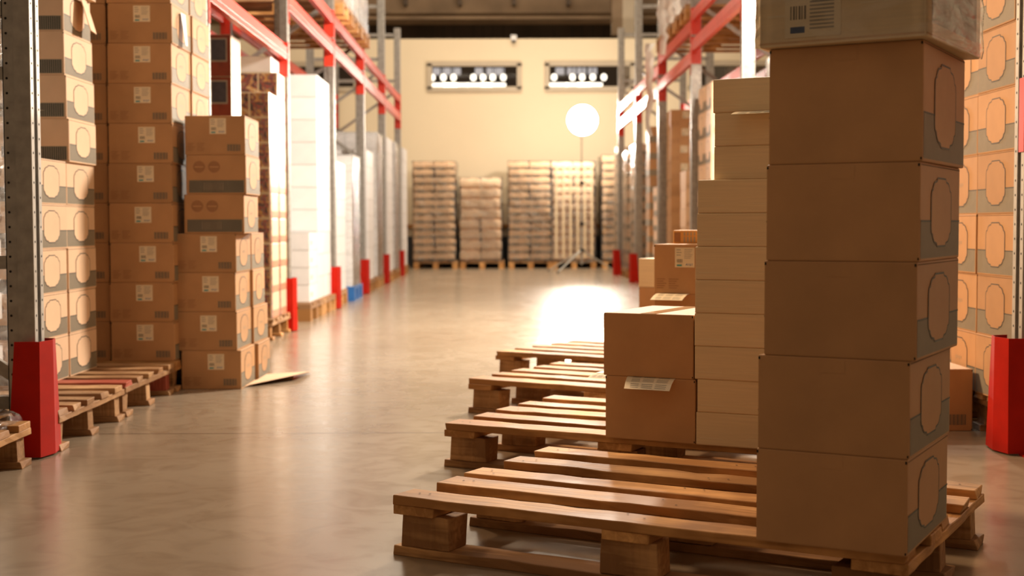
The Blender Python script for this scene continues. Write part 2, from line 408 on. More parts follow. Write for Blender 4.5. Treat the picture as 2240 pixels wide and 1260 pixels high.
def nails(mb_list): pass
BOARDS = {}
def get_board(L_, W_, T_, m, v=0):
    k = (L_, W_, T_, m, v)
    if k not in BOARDS:
        me = board(L_, W_, T_, m, hash((L_, W_, v)) & 1023)
        if T_ < .03 and L_ > 1:   # nail heads on the deck boards
            me.materials.append(MT['hole'])
            bm = bmesh.new(); bm.from_mesh(me)
            for x in (-L_/2+.05, -L_/2+.075, -.02, .03, L_/2-.08, L_/2-.05):
                y = random.uniform(-.3, .3)*W_; r = .0032
                f = bm.faces.new([bm.verts.new((x+r*math.cos(t), y+r*math.sin(t), T_+.0022)) for t in (0, .785, 1.57, 2.36, 3.14, 3.93, 4.71, 5.5)]); f.material_index = 1
            bm.to_mesh(me); bm.free()
        BOARDS[k] = me
    return BOARDS[k]
DECK = [(.045, .09), (.23, .10), (.375, .09), (.575, .095), (.755, .09)]
def pallet(x, y, rz, label, z=0, deck=DECK, mats=('wood', 'wood_dark'), red=None, group=None, detail=True):
    """EUR style pallet; x,y = near-left corner; long side along local x"""
    if not detail:
        if 'simple_pallet' not in _cm:
            mb = MB()
            for yy, ww in DECK: mb.box(0, 1.2, yy-ww/2, yy+ww/2, .122, .144, 'wood_pale')
            for xx in (.05, .6, 1.15): mb.box(xx-.05, xx+.05, 0, .8, .10, .122, 'wood_pale')
            for xx in (.07, .6, 1.13):
                for yy in (.05, .4, .75): mb.box(xx-.07, xx+.07, yy-.05, yy+.05, .022, .10, 'wood')
            for yy in (.05, .4, .75): mb.box(0, 1.2, yy-.05, yy+.05, 0, .022, 'wood')
            _cm['simple_pallet'] = mb.mesh('wooden_pallet')
        return tag(link('wooden_pallet', _cm['simple_pallet'], None, (x, y, z), rz), label, 'pallet', group)
    r = D.objects.new('wooden_pallet', None); C.objects.link(r); r.location = (x, y, z); r.rotation_euler = (0, 0, rz); r.empty_display_size = .1
    tag(r, label, 'pallet', group)
    for k, (yy, ww) in enumerate(deck):
        m = mats[0]
        if red and k in red: m = 'wood_red'
        link('deck_board', get_board(1.2, ww, .022, m, k % 3), r, (.6+random.uniform(-.006, .006), yy, .1215))
    for xx in (.055, .6, 1.145):
        link('stringer_board', get_board(.8, .11, .022, mats[0], 5), r, (xx, .4, .0995), math.pi/2)
    for xx in (.084, .6, 1.116):
        for yy in (.052, .4, .748):
            link('block', get_board(.132, .082, .0775, mats[1] if not (red and yy > .7) else 'wood_red', int(xx*10+yy*10) % 3), r, (xx, yy, .022))
    for yy in (.05, .4, .75):
        link('bottom_board', get_board(1.2, .095, .022, mats[1], 7), r, (.6, yy, 0))
    return r

# ------------------------------------------------------------------ room
def plane(x0, x1, y0, y1, z, m, name):
    mb = MB(); mb.poly([(x0, y0, z), (x1, y0, z), (x1, y1, z), (x0, y1, z)], m); return mb.mesh(name, recalc=False)
mb = MB(); mb.box(-7, 7, -4, 43, -.1, 0, 'floor'); struct('floor', mb.mesh('floor'))
mb = MB(); mb.box(-7, 7, -4, 43, 8.0, 8.1, 'ceiling'); struct('ceiling', mb.mesh('ceiling'))
mb = MB(); mb.box(-7.2, -7, -4, 43, 0, 8.0, 'wall_side'); struct('wall_left', mb.mesh('wall_left'))
mb = MB(); mb.box(7, 7.2, -4, 43, 0, 8.0, 'wall_side'); struct('wall_right', mb.mesh('wall_right'))
WY = 25.9
WINS = [(-4.55, -2.80), (-1.43, .31), (.81, 2.47), (3.55, 5.3)]
mb = MB(); zs0, zs1, ztop = 3.37, 3.86, 4.33
mb.box(-7, 7, WY, WY+.2, .80, zs0, 'wall'); mb.box(-7, 7, WY, WY+.2, zs1, ztop, 'wall')
xs = [-7]+[v for w in WINS for v in w]+[7]
for i in range(0, len(xs), 2): mb.box(xs[i], xs[i+1], WY, WY+.2, zs0, zs1, 'wall')
struct('wall_back', mb.mesh('wall_back'))
mb = MB(); mb.box(-7, 7, WY-.02, WY+.2, 0, .57, 'wall_dark'); struct('trim_1', mb.mesh('trim'))
mb = MB(); mb.box(-7, 7, WY-.01, WY+.2, .57, .73, 'wall_side'); struct('trim_2', mb.mesh('trim'))
mb = MB(); mb.box(-7, 7, WY-.05, WY+.2, .73, .80, 'rail'); struct('trim_3', mb.mesh('trim'))
for i, (a, b) in enumerate(WINS):
    mb = MB()
    for (x0, x1, z0, z1) in ((a-.03, b+.03, zs0-.04, zs0+.05), (a-.03, b+.03, zs1-.05, zs1+.04), (a-.03, a+.06, zs0, zs1), (b-.06, b+.03, zs0, zs1)):
        mb.box(x0, x1, WY-.05, WY+.06, z0, z1, 'frame')
    w = struct(f'window_{i+1}', mb.mesh('window_frame'))
    mb = MB(); mb.box(a+.05, b-.05, WY+.02, WY+.03, zs0+.04, zs1-.04, 'glass'); link('pane', mb.mesh('pane'), w)
# the hall beyond the partition
mb = MB(); mb.box(-7, 7, 42.8, 43, 0, 8.0, 'ceiling'); struct('wall_far', mb.mesh('wall_far'))
mb = MB(); mb.box(-7, 7, 27.2, 27.6, 5.02, 5.38, 'concrete'); mb.box(-7, 7, 26.9, 27.9, 5.42, 5.50, 'concrete')
mb.box(-7, 7, 27.0, 27.06, 4.87, 4.93, 'concrete')
for k in range(10):
    mb.box(-6.3+k*1.08, -6.24+k*1.08, 26.95, 27.2, 5.15, 5.5, 'ceiling')
struct('ceiling_beam', mb.mesh('ceiling_beam'))
mb = MB(); mb.box(-7, 7, 31.6, 32.0, 5.5, 6.1, 'concrete'); struct('ceiling_beam', mb.mesh('ceiling_beam'))
mb = MB(); mb.box(2.33, 2.56, 26.6, 26.9, 0, 8, 'frame'); mb.poly([(2.12, 26.7, 8), (2.33, 26.7, 4.6), (2.33, 26.7, 8)], 'concrete'); mb.box(2.12, 2.33, 26.6, 26.85, 4.5, 8, 'concrete')
struct('column', mb.mesh('column'))
def disc_lamp(w, h, d, m):
    mb = MB(); n = 12
    mb.poly([(w/2*math.cos(2*math.pi*k/n), -d, h/2*math.sin(2*math.pi*k/n)) for k in range(n)], m)
    for k in range(n):
        a, b = 2*math.pi*k/n, 2*math.pi*(k+1)/n
        mb.poly([(w/2*math.cos(a), -d, h/2*math.sin(a)), (w/2*math.cos(b), -d, h/2*math.sin(b)), (w*.3*math.cos(b), 0, h*.3*math.sin(b)), (w*.3*math.cos(a), 0, h*.3*math.sin(a))], 'frame')
    mb.box(-.012, .012, -.01, .01, h*.3, 3.05, 'black')
    return mb.mesh('hall_lamp')
hl = disc_lamp(.17, .20, .1, 'hall_glow')
SKIP = {(-3, 0), (3, 0)}
for k, px in enumerate((948, 972, 994, 1016, 1037, 1058, 1079, 1102, 1212, 1231, 1252, 1273, 1296, 1320)):
    if px in (1016, 1231): continue
    tag(link('hall_lamp', hl, None, ((px-1103)/2950*40, 40, .782+(492-172)/2950*40)), 'round white lamp in the middle row seen through the high windows', 'lamp', 'round lamps beyond the windows')
mb = MB(); mb.box(-.13, .13, -.05, .05, -.1, .1, 'sky_glow'); sk = mb.mesh('roof_light')
for px in (955, 978, 1000, 1050, 1075, 1095, 1225, 1250, 1272, 1296):
    tag(link('roof_light', sk, None, ((px-1103)/2950*41, 41, .782+(492-158)/2950*41)), 'dim square roof light in the upper row seen through the high windows', 'roof light', 'square roof lights beyond the windows')
mb = MB(); mb.tube((-.36, 0, 0), (.36, 0, 0), .07, 'hall_glow'); tb = mb.mesh('tube_lamp')
for px in (975, 998, 1050, 1080, 1215, 1265, 1290):
    tag(link('tube_lamp', tb, None, ((px-1103)/2950*39, 39, .782+(492-188.5)/2950*39)), 'long bright tube lamp in the lowest row seen through the high windows', 'lamp', 'tube lamps beyond the windows')
# sensor on top of the partition
t = D.objects.new('wall_sensor', None); C.objects.link(t); t.location = (.19, WY-.06, 4.27); tag(t, 'small pale sensor box perched on the top edge of the cream back wall', 'sensor')
mb = MB(); mb.box(-.055, .055, -.04, .06, .02, .12, 'white'); link('housing', mb.mesh('housing', .008), t)
mb = MB(); mb.tube((0, -.02, -.03), (0, -.02, .02), .03, 'black', 12); link('lens', mb.mesh('lens'), t)

# ------------------------------------------------------------------ racks
YK = [4.605+2.71*k for k in range(7)]
PH = 3.8; RD = 1.05
def post_mesh(s, holes):
    mb = MB(); w = .09; dp = .085; t = .003
    # web faces the aisle (local +x*s), flanges run back into the rack
    def bx(x0, x1, y0, y1, z0, z1, m): mb.box(min(x0*s, x1*s), max(x0*s, x1*s), y0, y1, z0, z1, m)
    bx(-t, 0, -w/2, -w/2+.03, 0, PH, 'steel_light'); bx(-t, 0, w/2-.03, w/2, 0, PH, 'steel_light')
    bx(-.014, -.011, -w/2+.03, w/2-.03, 0, PH, 'steel'); bx(-.014, 0, -w/2+.028, -w/2+.031, 0, PH, 'steel'); bx(-.014, 0, w/2-.031, w/2-.028, 0, PH, 'steel')
    bx(-.052, -t, -w/2, -w/2+t, 0, PH, 'steel'); bx(-.052, -t, w/2-t, w/2, 0, PH, 'steel')
    bx(-.055, -.052, -w/2, -w/2+.012, 0, PH, 'steel'); bx(-dp-.012, -.052, -w/2+.010, -w/2+.010+t, 0, PH, 'steel'); bx(-dp-.012, -.052, w/2-.010-t, w/2-.010, 0, PH, 'steel')
    bx(-dp-.012, -dp-.009, -w/2+.01, -w/2+.03, 0, PH, 'steel')
    if holes:
        for k in range(int(PH/.05)):
            z = .03+k*.05; r = .0045
            oct_ = [(r*math.cos(a*.7854), r*math.sin(a*.7854)) for a in range(8)]
            for yy in (-w/2+.015, w/2-.015): mb.poly([(s*.0006, yy+a, z+b) for a, b in oct_], 'hole')
            mb.poly([(s*(-.083)+a, -w/2+.0092, z+b) for a, b in oct_], 'hole')
    mb.box(min(0, s*-.12)+(-.01 if s > 0 else -.0), max(0, s*-.12)+.01*(s < 0), -.07, .07, 0, .006, 'steel')
    return mb.mesh('upright', recalc=False)
PM = {s: (post_mesh(s, True), post_mesh(s, False)) for s in (1, -1)}
def beam_mesh(s, Ln, h, two=False):
    mb = MB(); t = .045
    def bx(x0, x1, y0, y1, z0, z1, m): mb.box(min(x0*s, x1*s), max(x0*s, x1*s), y0, y1, z0, z1, m)
    bx(-t, 0, 0, Ln, 0, h-.028, 'red_beam'); bx(-t, -.018, 0, Ln, h-.028, h, 'red_beam')
    bx(-.004, .004, 0, Ln, h*.28, h*.34, 'red_beam')
    return mb.mesh('beam', bevel=.002)
def conn_mesh(s, far=False):
    mb = MB()
    def bx(x0, x1, y0, y1, z0, z1, m): mb.box(min(x0*s, x1*s), max(x0*s, x1*s), y0, y1, z0, z1, m)
    if far:
        bx(0, .004, 0, .043, -.115, .135, 'red_beam'); bx(-.088, .004, -.004, -.0005, -.115, .135, 'red_beam')
        return mb.mesh('beam_connector')
    bx(0, .004, -.043, .0, -.115, .135, 'red_beam'); bx(-.088, .004, -.003, .0, -.115, .135, 'red_beam')
    for z in (-.09, -.04, .03, .09): mb.poly([(s*.0045, -.022+.006*math.cos(a*.7854), z+.010*math.sin(a*.7854)) for a in range(8)], 'hole')
    return mb.mesh('beam_connector')
CM = {s: conn_mesh(s) for s in (1, -1)}; CF = {s: conn_mesh(s, True) for s in (1, -1)}
def rack(name, s, X, bays, label):
    """s = +1 when the aisle lies on the +x side"""
    r = D.objects.new(name, None); C.objects.link(r); r.location = (X, YK[0], 0); r['x'] = 0; del r['x']; tag(r, label, 'pallet rack')
    for k, y in enumerate(YK):
        fr = D.objects.new('upright_frame', None); C.objects.link(fr); fr.parent = r; fr.location = (0, y-YK[0], 0)
        link('upright', PM[s][0 if k < 4 else 1], fr, (0, 0, 0)); link('upright', PM[-s][0 if k < 2 else 1], fr, (-s*RD, 0, 0))
        zs = [.25, .90, 1.55, 2.20, 2.85, 3.50]
        for z in (.18, .66, 1.30, 3.0, 3.70):
            mb = MB(); mb.bar((-s*.06, 0, z), (-s*(RD-.06), 0, z), .045, .025, 'steel', Vector((0, 1, 0)))
            link('horizontal_brace', mb.mesh('horizontal_brace'), fr)
        for i in range(len(zs)-1):
            mb = MB(); a, b = (-s*.06, 0, zs[i]), (-s*(RD-.06), 0, zs[i+1])
            if i % 2: a, b = (-s*(RD-.06), 0, zs[i]), (-s*.06, 0, zs[i+1])
            mb.bar(a, b, .04, .024, 'steel', Vector((0, 1, 0))); link('diagonal_brace', mb.mesh('diagonal_brace'), fr)
    for (k, z0, h) in bays:
        y0 = (YK[k] if k >= 0 else YK[0]-2.71)+.045; y1 = (YK[k+1])-.045
        for rear in (0, 1):
            ss = -s if rear else s
            bo = link('beam', beam_mesh(ss, y1-y0, h), r, (-s*RD if rear else 0, y0-YK[0], z0))
            link('beam_connector', CM[ss], bo, (0, 0, h-.13)).scale = (1, 1, 1)
            link('beam_connector', CF[ss], bo, (0, y1-y0, h-.13))
    return r
LX, RX = -1.588, 1.757
rack('pallet_rack', 1, LX, [(1, 2.0, .12)]+[(k, 2.38, .135) for k in (2, 3, 4, 5)]+[(k, 2.665, .12) for k in (2, 3, 4, 5)],
     'long steel pallet rack with red beams along the left side of the aisle')
rack('pallet_rack', -1, RX, [(-1, 1.15, .12), (2, 2.40, .13), (2, 2.68, .12), (3, 2.30, .13), (3, 2.60, .13), (4, 2.25, .14), (4, 2.50, .13), (5, 2.25, .14), (5, 2.50, .13)],
     'long steel pallet rack with red beams along the right side of the aisle')
def guard_mesh(s):
    mb = MB(); H = .396
    # plan outline of the bent plate, aisle on local +x*s; bottom and top rings
    bot = [(-.050, -.095), (.060, -.095), (.080, -.005), (.066, .10), (.0, .125)]
    top = [(-.022, -.095), (.062, -.093), (.080, -.012), (.066, .055), (.005, .075)]
    t = .004
    def ring(pts, z, off):
        cx, cy = .01, .02; out = []
        for (x, y) in pts:
            d = Vector((cx-x, cy-y)).normalized()*off; out.append(((x+d.x)*s, y+d.y, z))
        return out
    bo, to, bi, ti = ring(bot, .006, 0), ring(top, H, 0), ring(bot, .006, t), ring(top, H, t)
    n = len(bot)
    for k in range(n-1):
        mb.poly([bo[k], bo[k+1], to[k+1], to[k]], 'red'); mb.poly([bi[k+1], bi[k], ti[k], ti[k+1]], 'red')
        mb.poly([to[k], to[k+1], ti[k+1], ti[k]], 'red')
    for k in (0, n-1): mb.poly([bo[k], to[k], ti[k], bi[k]], 'red')
    return mb.mesh('guard_plate', recalc=True)
def guard(s, X, y, label):
    r = D.objects.new('post_guard', None); C.objects.link(r); r.location = (X, y, 0); tag(r, label, 'post guard', None)
    link('guard_plate', GM[s], r)
    mb = MB(); mb.box(min(s*-.05, s*.02), max(s*-.05, s*.02), -.135, -.085, 0, .006, 'red'); link('base_flange', mb.mesh('base_flange'), r)
    mb = MB(); mb.tube((s*-.01, -.115, .006), (s*-.01, -.115, .016), .010, 'steel_light', 6); link('anchor_bolt', mb.mesh('anchor_bolt'), r)
GM = {s: guard_mesh(s) for s in (1, -1)}
gl_ = ['large red post guard nearest the camera on the left, beside the floor pallet', 'red post guard hidden behind the brown carton tower at left', 'red post guard beside the pallet of picture cartons at left',
       'red post guard between the white wrapped cartons and the blue pallet at left', 'red post guard just beyond the blue pallet at left', 'wide red post guard, second from the far end of the left row', 'last red post guard at the far end of the left row']
gr_ = ['large red post guard at the right edge in front of the emblem cartons', 'red post guard hidden behind the tall brown carton tower at right', 'red post guard at right behind the cream carton stack',
       'red post guard at right behind the yellow lettered carton', 'red post guard at right behind the labelled carton', 'red post guard just left of the small white carton at right', 'last red post guard at the far end of the right row']
for k, y in enumerate(YK):
    if k != 1:
        guard(1, LX-.032, y, gl_[k])
        if k in (0, 5, 6): guard(-1, RX, y, gr_[k])

# ------------------------------------------------------------------ the four pallets on the aisle floor
P1 = (-.264, 3.170, -.516); P2 = (-.1955, 4.3425, -.497); P3 = (-.1516, 5.6, -.5468); P4 = (-.0463, 6.83, -.5937)
pallet(*P1, 'nearest wooden pallet in the aisle, carrying the tall brown carton tower')
pallet(*P2, 'second wooden pallet in the aisle, under two brown cartons and the cream stack', deck=[(.05, .10), (.225, .10), (.40, .10), (.56, .09), (.745, .10)], mats=('wood', 'wood_dark'))
pallet(*P3, 'third wooden pallet in the aisle with chunky red-brown corner block', deck=[(.06, .11), (.24, .09), (.41, .11), (.58, .09), (.74, .10)])
pallet(*P4, 'farthest of the four loose wooden pallets lying in the aisle', deck=[(.05, .10), (.23, .10), (.40, .10), (.58, .10), (.75, .10)])
def onp(P, u, v):
    c, s = math.cos(P[2]), math.sin(P[2]); return P[0]+c*u-s*v, P[1]+s*u+c*v
W, Dp, H = .30, .385, .188
# main tower: five cartons and one wrapped on top
x, y = onp(P1, .902, -.03)
hs = [.188, .189, .189, .190, .228]
zt = lstack(x, y, .144, 5, W, Dp, hs, P1[2], 'emblem carton', 'of the tall tower on the nearest pallet', dx=[0, .003, .016, .018, .024], front='taped', jit=.5, paper=False)
wx_, wy_ = onp(P1, .912, -.05)
cx, cy = fl(wx_, wy_, .325, .42, P1[2]-.05)
top = carton(cx, cy, zt+.0005, .325, .42, .26, P1[2]-.05, 'clean', None, 'cream', label='film wrapped cream carton with a shipping label on top of the tall tower', jit=0)
link('shipping_label', LABEL_BIG, top, (-.11, -.211, .015))
mb = MB(); mb.poly([(.1635, -.17, .03), (.1635, .17, .03), (.1635, .17, .24), (.1635, -.17, .24)], 'print_band'); link('dark_side_panel', mb.mesh('dark_side_panel'), top)  # darker grey panel over the right side of the wrapped carton
def film_shell(w, d, z0, z1, seed=0, amp=.006, sub=14):
    bm = bmesh.new(); bmesh.ops.create_cube(bm, size=1)
    bmesh.ops.subdivide_edges(bm, edges=bm.edges[:], cuts=sub, use_grid_fill=True)
    rnd = random.Random(seed)
    for v in bm.verts:
        x, y, z = v.co
        nx = (abs(x) > .499)*(1 if x > 0 else -1); ny = (abs(y) > .499)*(1 if y > 0 else -1); nz = (z > .499)
        a = rnd.uniform(.1, 1)*amp
        v.co = (x*w+nx*(.003+a), y*d+ny*(.003+a), z0+(z+.5)*(z1-z0)+nz*(.002+a))
    bmesh.ops.delete(bm, geom=[f for f in bm.faces if f.normal.z < -.9], context='FACES')
    me = D.meshes.new('stretch_film'); bm.to_mesh(me); bm.free(); me.materials.append(MT['film'])
    for p in me.polygons: p.use_smooth = True
    return me
link('stretch_film', film_shell(.325, .42, -.0, .262, 5, .004), top)
# two brown cartons and the cream stack on pallet 2
x, y = onp(P2, .585, -.04)
lstack(x, y, .144, 2, .285, .385, .188, P2[2], 'plain brown carton', 'of the pair beside the cream stack', dx=[.002, -.004], front='taped', sides=None, paper=False)
x, y = onp(P2, .875, -.045)
creams = 11
for k in range(creams):
    off = [.003, .004, -.002, -.003, -.003, -.002, .003, .006, .052, .052, .048][k]
    cx, cy = fl(x+off, y, .24, .34, P2[2]+.02)
    carton(cx, cy, .144+k*.0957, .24, .34, .0955, P2[2]+.02, 'cream', None, 'cream', label=f'slim cream carton, {level(k, creams)} of the cream stack', name='cream_carton', jit=.5)
# pallet 3: brown cartons with a labelled one, a yellow lettered box on top
x, y = onp(P3, .855, -.015)
z = lstack(x, y, .144, 3, .30, .385, .188, P3[2]+.06, 'brown carton', 'of the short stack behind the cream stack', fronts=['code', 'code', 'label'], jit=.4, paper=True, lp=-.065)
cx, cy = fl(x+.09, y+.13, .10, .22, P3[2]+.35)
carton(cx, cy, z, .10, .22, .052, P3[2]+.35, 'lettered', None, 'yellow', label='small yellow lettered carton lying on the labelled brown carton', name='yellow_carton', jit=0)
# pallet 4
x, y = onp(P4, .80, .04)
z = lstack(x, y, .144, 2, .30, .385, .17, P4[2], 'brown carton', 'under the white carton on the farthest loose pallet', fronts=['code', 'code'], sides=None)
cx, cy = fl(x, y, .28, .36, P4[2]); carton(cx, cy, z, .28, .36, .138, P4[2], 'clean', None, 'cream', label='pale carton partly hidden behind the labelled brown carton', name='cream_carton', jit=0)

# papers sticking out between cartons
def paper(pts, label, name='delivery_note', text=True, up=None):
    """curved sheet through a grid of corner rows; pts = list of (left,right) points"""
    mb = MB(); t = Vector((0, 0, .0005))
    for i in range(len(pts)-1):
        a, b = Vector(pts[i][0]), Vector(pts[i][1]); c, d = Vector(pts[i+1][1]), Vector(pts[i+1][0])
        mb.poly([a, b, c, d], 'paper'); mb.poly([a+t, b+t, c+t, d+t], 'paper')
        if text and i >= 1:
            for k in range(3):
                f0, f1 = .2+.25*k, .28+.25*k
                for (g0, g1) in ((.12, .30), (.36, .60), (.66, .9)):
                    def q(f, g): return (a.lerp(d, f)).lerp(b.lerp(c, f), g)+t*2
                    mb.poly([q(f0, g0), q(f0, g1), q(f1, g1), q(f1, g0)], 'grey_ink')
    o = link(name, mb.mesh('paper_sheet', recalc=False)); tag(o, label, 'paper'); return o
def sheet(P, u0, v0, wid, z, reach, droop, label, skew=0):
    rows = []
    for i in range(6):
        f = i/5; v = v0+.06-f*(reach+.06)
        zz = z-(droop*max(0, f-.4)**2/.36)
        a = onp(P, u0+skew*f, v); b = onp(P, u0+wid+skew*f*.4, v); rows.append(((a[0], a[1], zz), (b[0], b[1], zz)))
    return paper(rows, label)
sheet(P2, .645, -.04, .16, .3325, .062, .030, 'printed delivery note sticking out between the pair of brown cartons', .03)
sheet(P2, .545, .02, .06, .3325, .05, .012, 'torn paper corner poking left from between the pair of brown cartons', -.02)
sheet(P2, .995, -.04, .14, .144+10*.0957, .055, .012, 'curled paper slip under the topmost cream carton', 0)
sheet(P3, .87, -.02, .13, .521, .06, .022, 'white delivery note under the labelled brown carton', 0)

# ------------------------------------------------------------------ left side, floor stacks
pallet(-2.76, 3.62, 0, 'wooden pallet at the left edge in front of the large red guard', mats=('wood', 'wood_dark'), deck=[(.06, .12), (.24, .10), (.40, .12), (.56, .10), (.74, .12)])
pallet(-2.745, 4.66, 0, 'pale wooden pallet just behind the large red guard, with broken board ends', mats=('wood_pale', 'wood_pale'), deck=[(.05, .10), (.19, .09), (.34, .10), (.52, .10), (.70, .12)])
pallet(-2.75, 5.50, 0, 'pale wooden pallet with a red stained board, under the emblem cartons', mats=('wood_pale', 'wood_pale'), red=(0,), deck=[(.05, .11), (.22, .09), (.38, .10), (.56, .09), (.73, .12)])
pallet(-2.75, 6.34, 0, 'wooden pallet under the tall labelled brown carton columns', mats=('wood', 'wood_dark'))
# crumpled film on the nearest left pallet
bm = bmesh.new(); bmesh.ops.create_grid(bm, x_segments=26, y_segments=18, size=.5)
rnd = random.Random(4)
for v in bm.verts:
    x, y = v.co.x, v.co.y
    v.co = (-1.78+x*.42, 4.32+y*.26, .150+.028*abs(math.sin(x*9+y*5))*abs(math.cos(y*11-x*3))+rnd.uniform(0, .008))
    if v.co.x > -1.60: v.co.z -= (v.co.x+1.60)*1.6; v.co.x = -1.60+(v.co.x+1.6)*.3+rnd.uniform(0, .004)
me = D.meshes.new('film_sheet'); bm.to_mesh(me); bm.free(); me.materials.append(MT['film'])
tag(link('crumpled_film', me), 'crumpled clear wrap lying on the pallet at the left edge', 'plastic wrap')
# emblem columns (side faces to the aisle)
EX = -1.845
where = 'of the near emblem column at left'
lstack(EX-W, 5.325, .144, 5, W, Dp-.005, .182, 0, 'cartouche carton', where, front='band', sides='emblem', mat='cardboard_light', jit=.6)
lstack(EX-W, 5.715, .144, 11, W, Dp-.005, .182, 0, 'cartouche carton', 'of the tall emblem column at left', front='band', sides='emblem', mat='cardboard_light', jit=.6, dx=[0, 0, .002, -.002, 0, .012, .006, .0, -.004, .022, .012])
# open flap with a dark opening on the tall column
mb = MB()
for a, b in (((0, 0), (.06, -.03)),):
    mb.box(0, .003, 0, .13, -.15, 0, 'cardboard_light')
fo = link('carton_flap', mb.mesh('carton_flap'), None, (EX+.017, 5.88, .144+9*.182-.01), 0); fo.rotation_euler = (0, math.radians(-16), math.radians(6)); tag(fo, 'torn pale cardboard flap hanging from the tall emblem column at left', 'cardboard flap')
# thin interleaf sheets jutting out of the emblem column
for (zz, lab) in ((.144+6*.182, 'thin cardboard sheet jutting out high between emblem cartons at left'), (.144+3*.182, 'thin cardboard sheet jutting out low between emblem cartons at left')):
    pts = [((-2.0, 5.23, zz-.004), (-1.86, 5.30, zz+.001)), ((-2.02, 5.325, zz+.001), (-1.80, 5.33, zz+.001))]
    paper(pts, lab, 'cardboard_sheet', text=False)
# labelled brown columns
lstack(-1.858, 6.36, .144, 10, W, Dp-.01, .1865, 0, 'labelled brown carton', 'of the tall column behind left pallets', front='label', sides='emblem_marks', dx=[.0, -.002, .001, .0, -.001, .003, .002, .004, .008, .002])
lstack(-1.858, 6.74, .144, 10, W, Dp-.01, .1865, 0, 'brown carton', 'of the rear row behind labelled column', front='code', sides='emblem_marks', dx=[.0, .0, .001, .0, -.001, .012, .010, .014, .018, .006])
lstack(-2.165, 6.38, .144, 10, W, Dp-.01, .1865, 0, 'shaded brown carton', 'of the column left of the labelled column', front='code', sides='emblem', dx=[0]*10)
# free standing tower
tx = [-1.548, -1.567, -1.569, -1.566, -1.518, -1.513, -1.515]
lstack(0, 6.44, 0, 7, .285, .365, .1865, 0, 'brown carton', 'of the seven-carton tower on the left floor', dx=[-1.548, -1.565, -1.569, -1.564, -1.524, -1.513, -1.516], fronts=['label']*4+['band', 'band', 'label'], sides='emblem_marks')
lstack(0, 6.815, 0, 4, .285, .365, .1865, 0, 'emblem carton', 'of the short column behind the seven-carton tower', dx=[-1.535, -1.55, -1.559, -1.563], front='code', sides='emblem_marks', jit=1.2)
mb = MB(); 
mb.poly([(0, 0, .012), (.20, .30, .03), (.22, .62, .012), (.02, .42, .02)], 'cardboard_light'); mb.poly([(0, 0, .009), (.20, .30, .027), (.22, .62, .009), (.02, .42, .017)], 'cardboard')
mb.poly([(-.02, .02, .003), (.17, .35, .006), (.12, .60, .004), (-.02, .40, .003)], 'cardboard_light')
tag(link('cardboard_flap', mb.mesh('cardboard_flap', recalc=False), None, (-1.245, 6.50, 0)), 'loose cardboard flap lying on floor at the foot of the seven-carton tower', 'cardboard flap')
mb = MB(); mb.poly([(0, 0, 0), (.002, .085, 0), (.012, .082, -.15), (.022, .002, -.155)], 'white'); mb.poly([(-.0006, 0, 0), (.0014, .085, 0), (.0114, .082, -.15), (.0214, .002, -.155)], 'paper')
tag(link('delivery_note', mb.mesh('paper_sheet', recalc=False), None, (-1.541, 6.50, 1.80)), 'white sheet hanging on the lit side of the tall labelled brown column', 'paper')
# small shrink-wrapped white packs at the left edge
for r in range(15):
    n = 2
    for c in range(n):
        w = .22; o = (.0 if r % 2 else -.08)
        lab = f'white shrink-wrapped pack at the left edge, layer {ORD[r]}, {"right" if c == 1 else "left"} one'
        carton(-1.98+o*.0-(1-c)*.235-.0, 4.82+.04*(r % 2), .144+r*.0985, .23, .30, .098, 0, 'clean', None, 'white', label=lab, name='white_pack', jit=.4, group='white packs at the left edge')
tag(link('stretch_film', film_shell(.50, .36, .144, .144+15*.0985, 9, .008), None, (-2.10, 4.84, 0)), 'clear film around the white packs at the left edge', 'stretch wrap')

# ------------------------------------------------------------------ generic loads on the racks' floor positions
def load(x0, y0, nx, ny, nz, w, d, h, z0, desc, where, front='clean', sides=None, mat='white', film_=True, name='carton', group=None, jit=.35, topmiss=0, drop=()):
    if mat == 'white' and name == 'carton': name = 'white_carton'
    aisle_i = nx-1 if x0 < 0 else 0
    """nx columns across, ny rows deep, nz layers; x0,y0 = front-left corner"""
    for k in range(nz):
        for j in range(ny):
            for i in range(nx):
                if (i, j, k) in drop: continue
                if i != aisle_i and j > 0: continue   # nothing of the inner columns shows in the photo
                cx, cy = x0+(i+.5)*(w+.003), y0+(j+.5)*(d+.003)
                pos = 'aisle side' if i == aisle_i and j == 0 else 'inner side' if j == 0 else 'rear'
                lab = f'{desc}, {level(k, nz)}, {pos}, {where}'
                carton(cx, cy, z0+k*h, w, d, h-.001, 0, front, sides, mat, label=lab, name=name, jit=jit, group=group)
    if film_:
        W_, D_ = nx*(w+.003), ny*(d+.003)
        tag(link('stretch_film', film_shell(W_, D_, z0, z0+nz*h, int(x0*100) & 63, .012), None, (x0+W_/2, y0+D_/2, 0)), f'clear stretch film around the {where}', 'stretch wrap')
def floor_pallet(x, y, label, rz=0, **kw): return pallet(x, y, rz, label, detail=kw.get('detail', False), z=kw.get('z', 0))
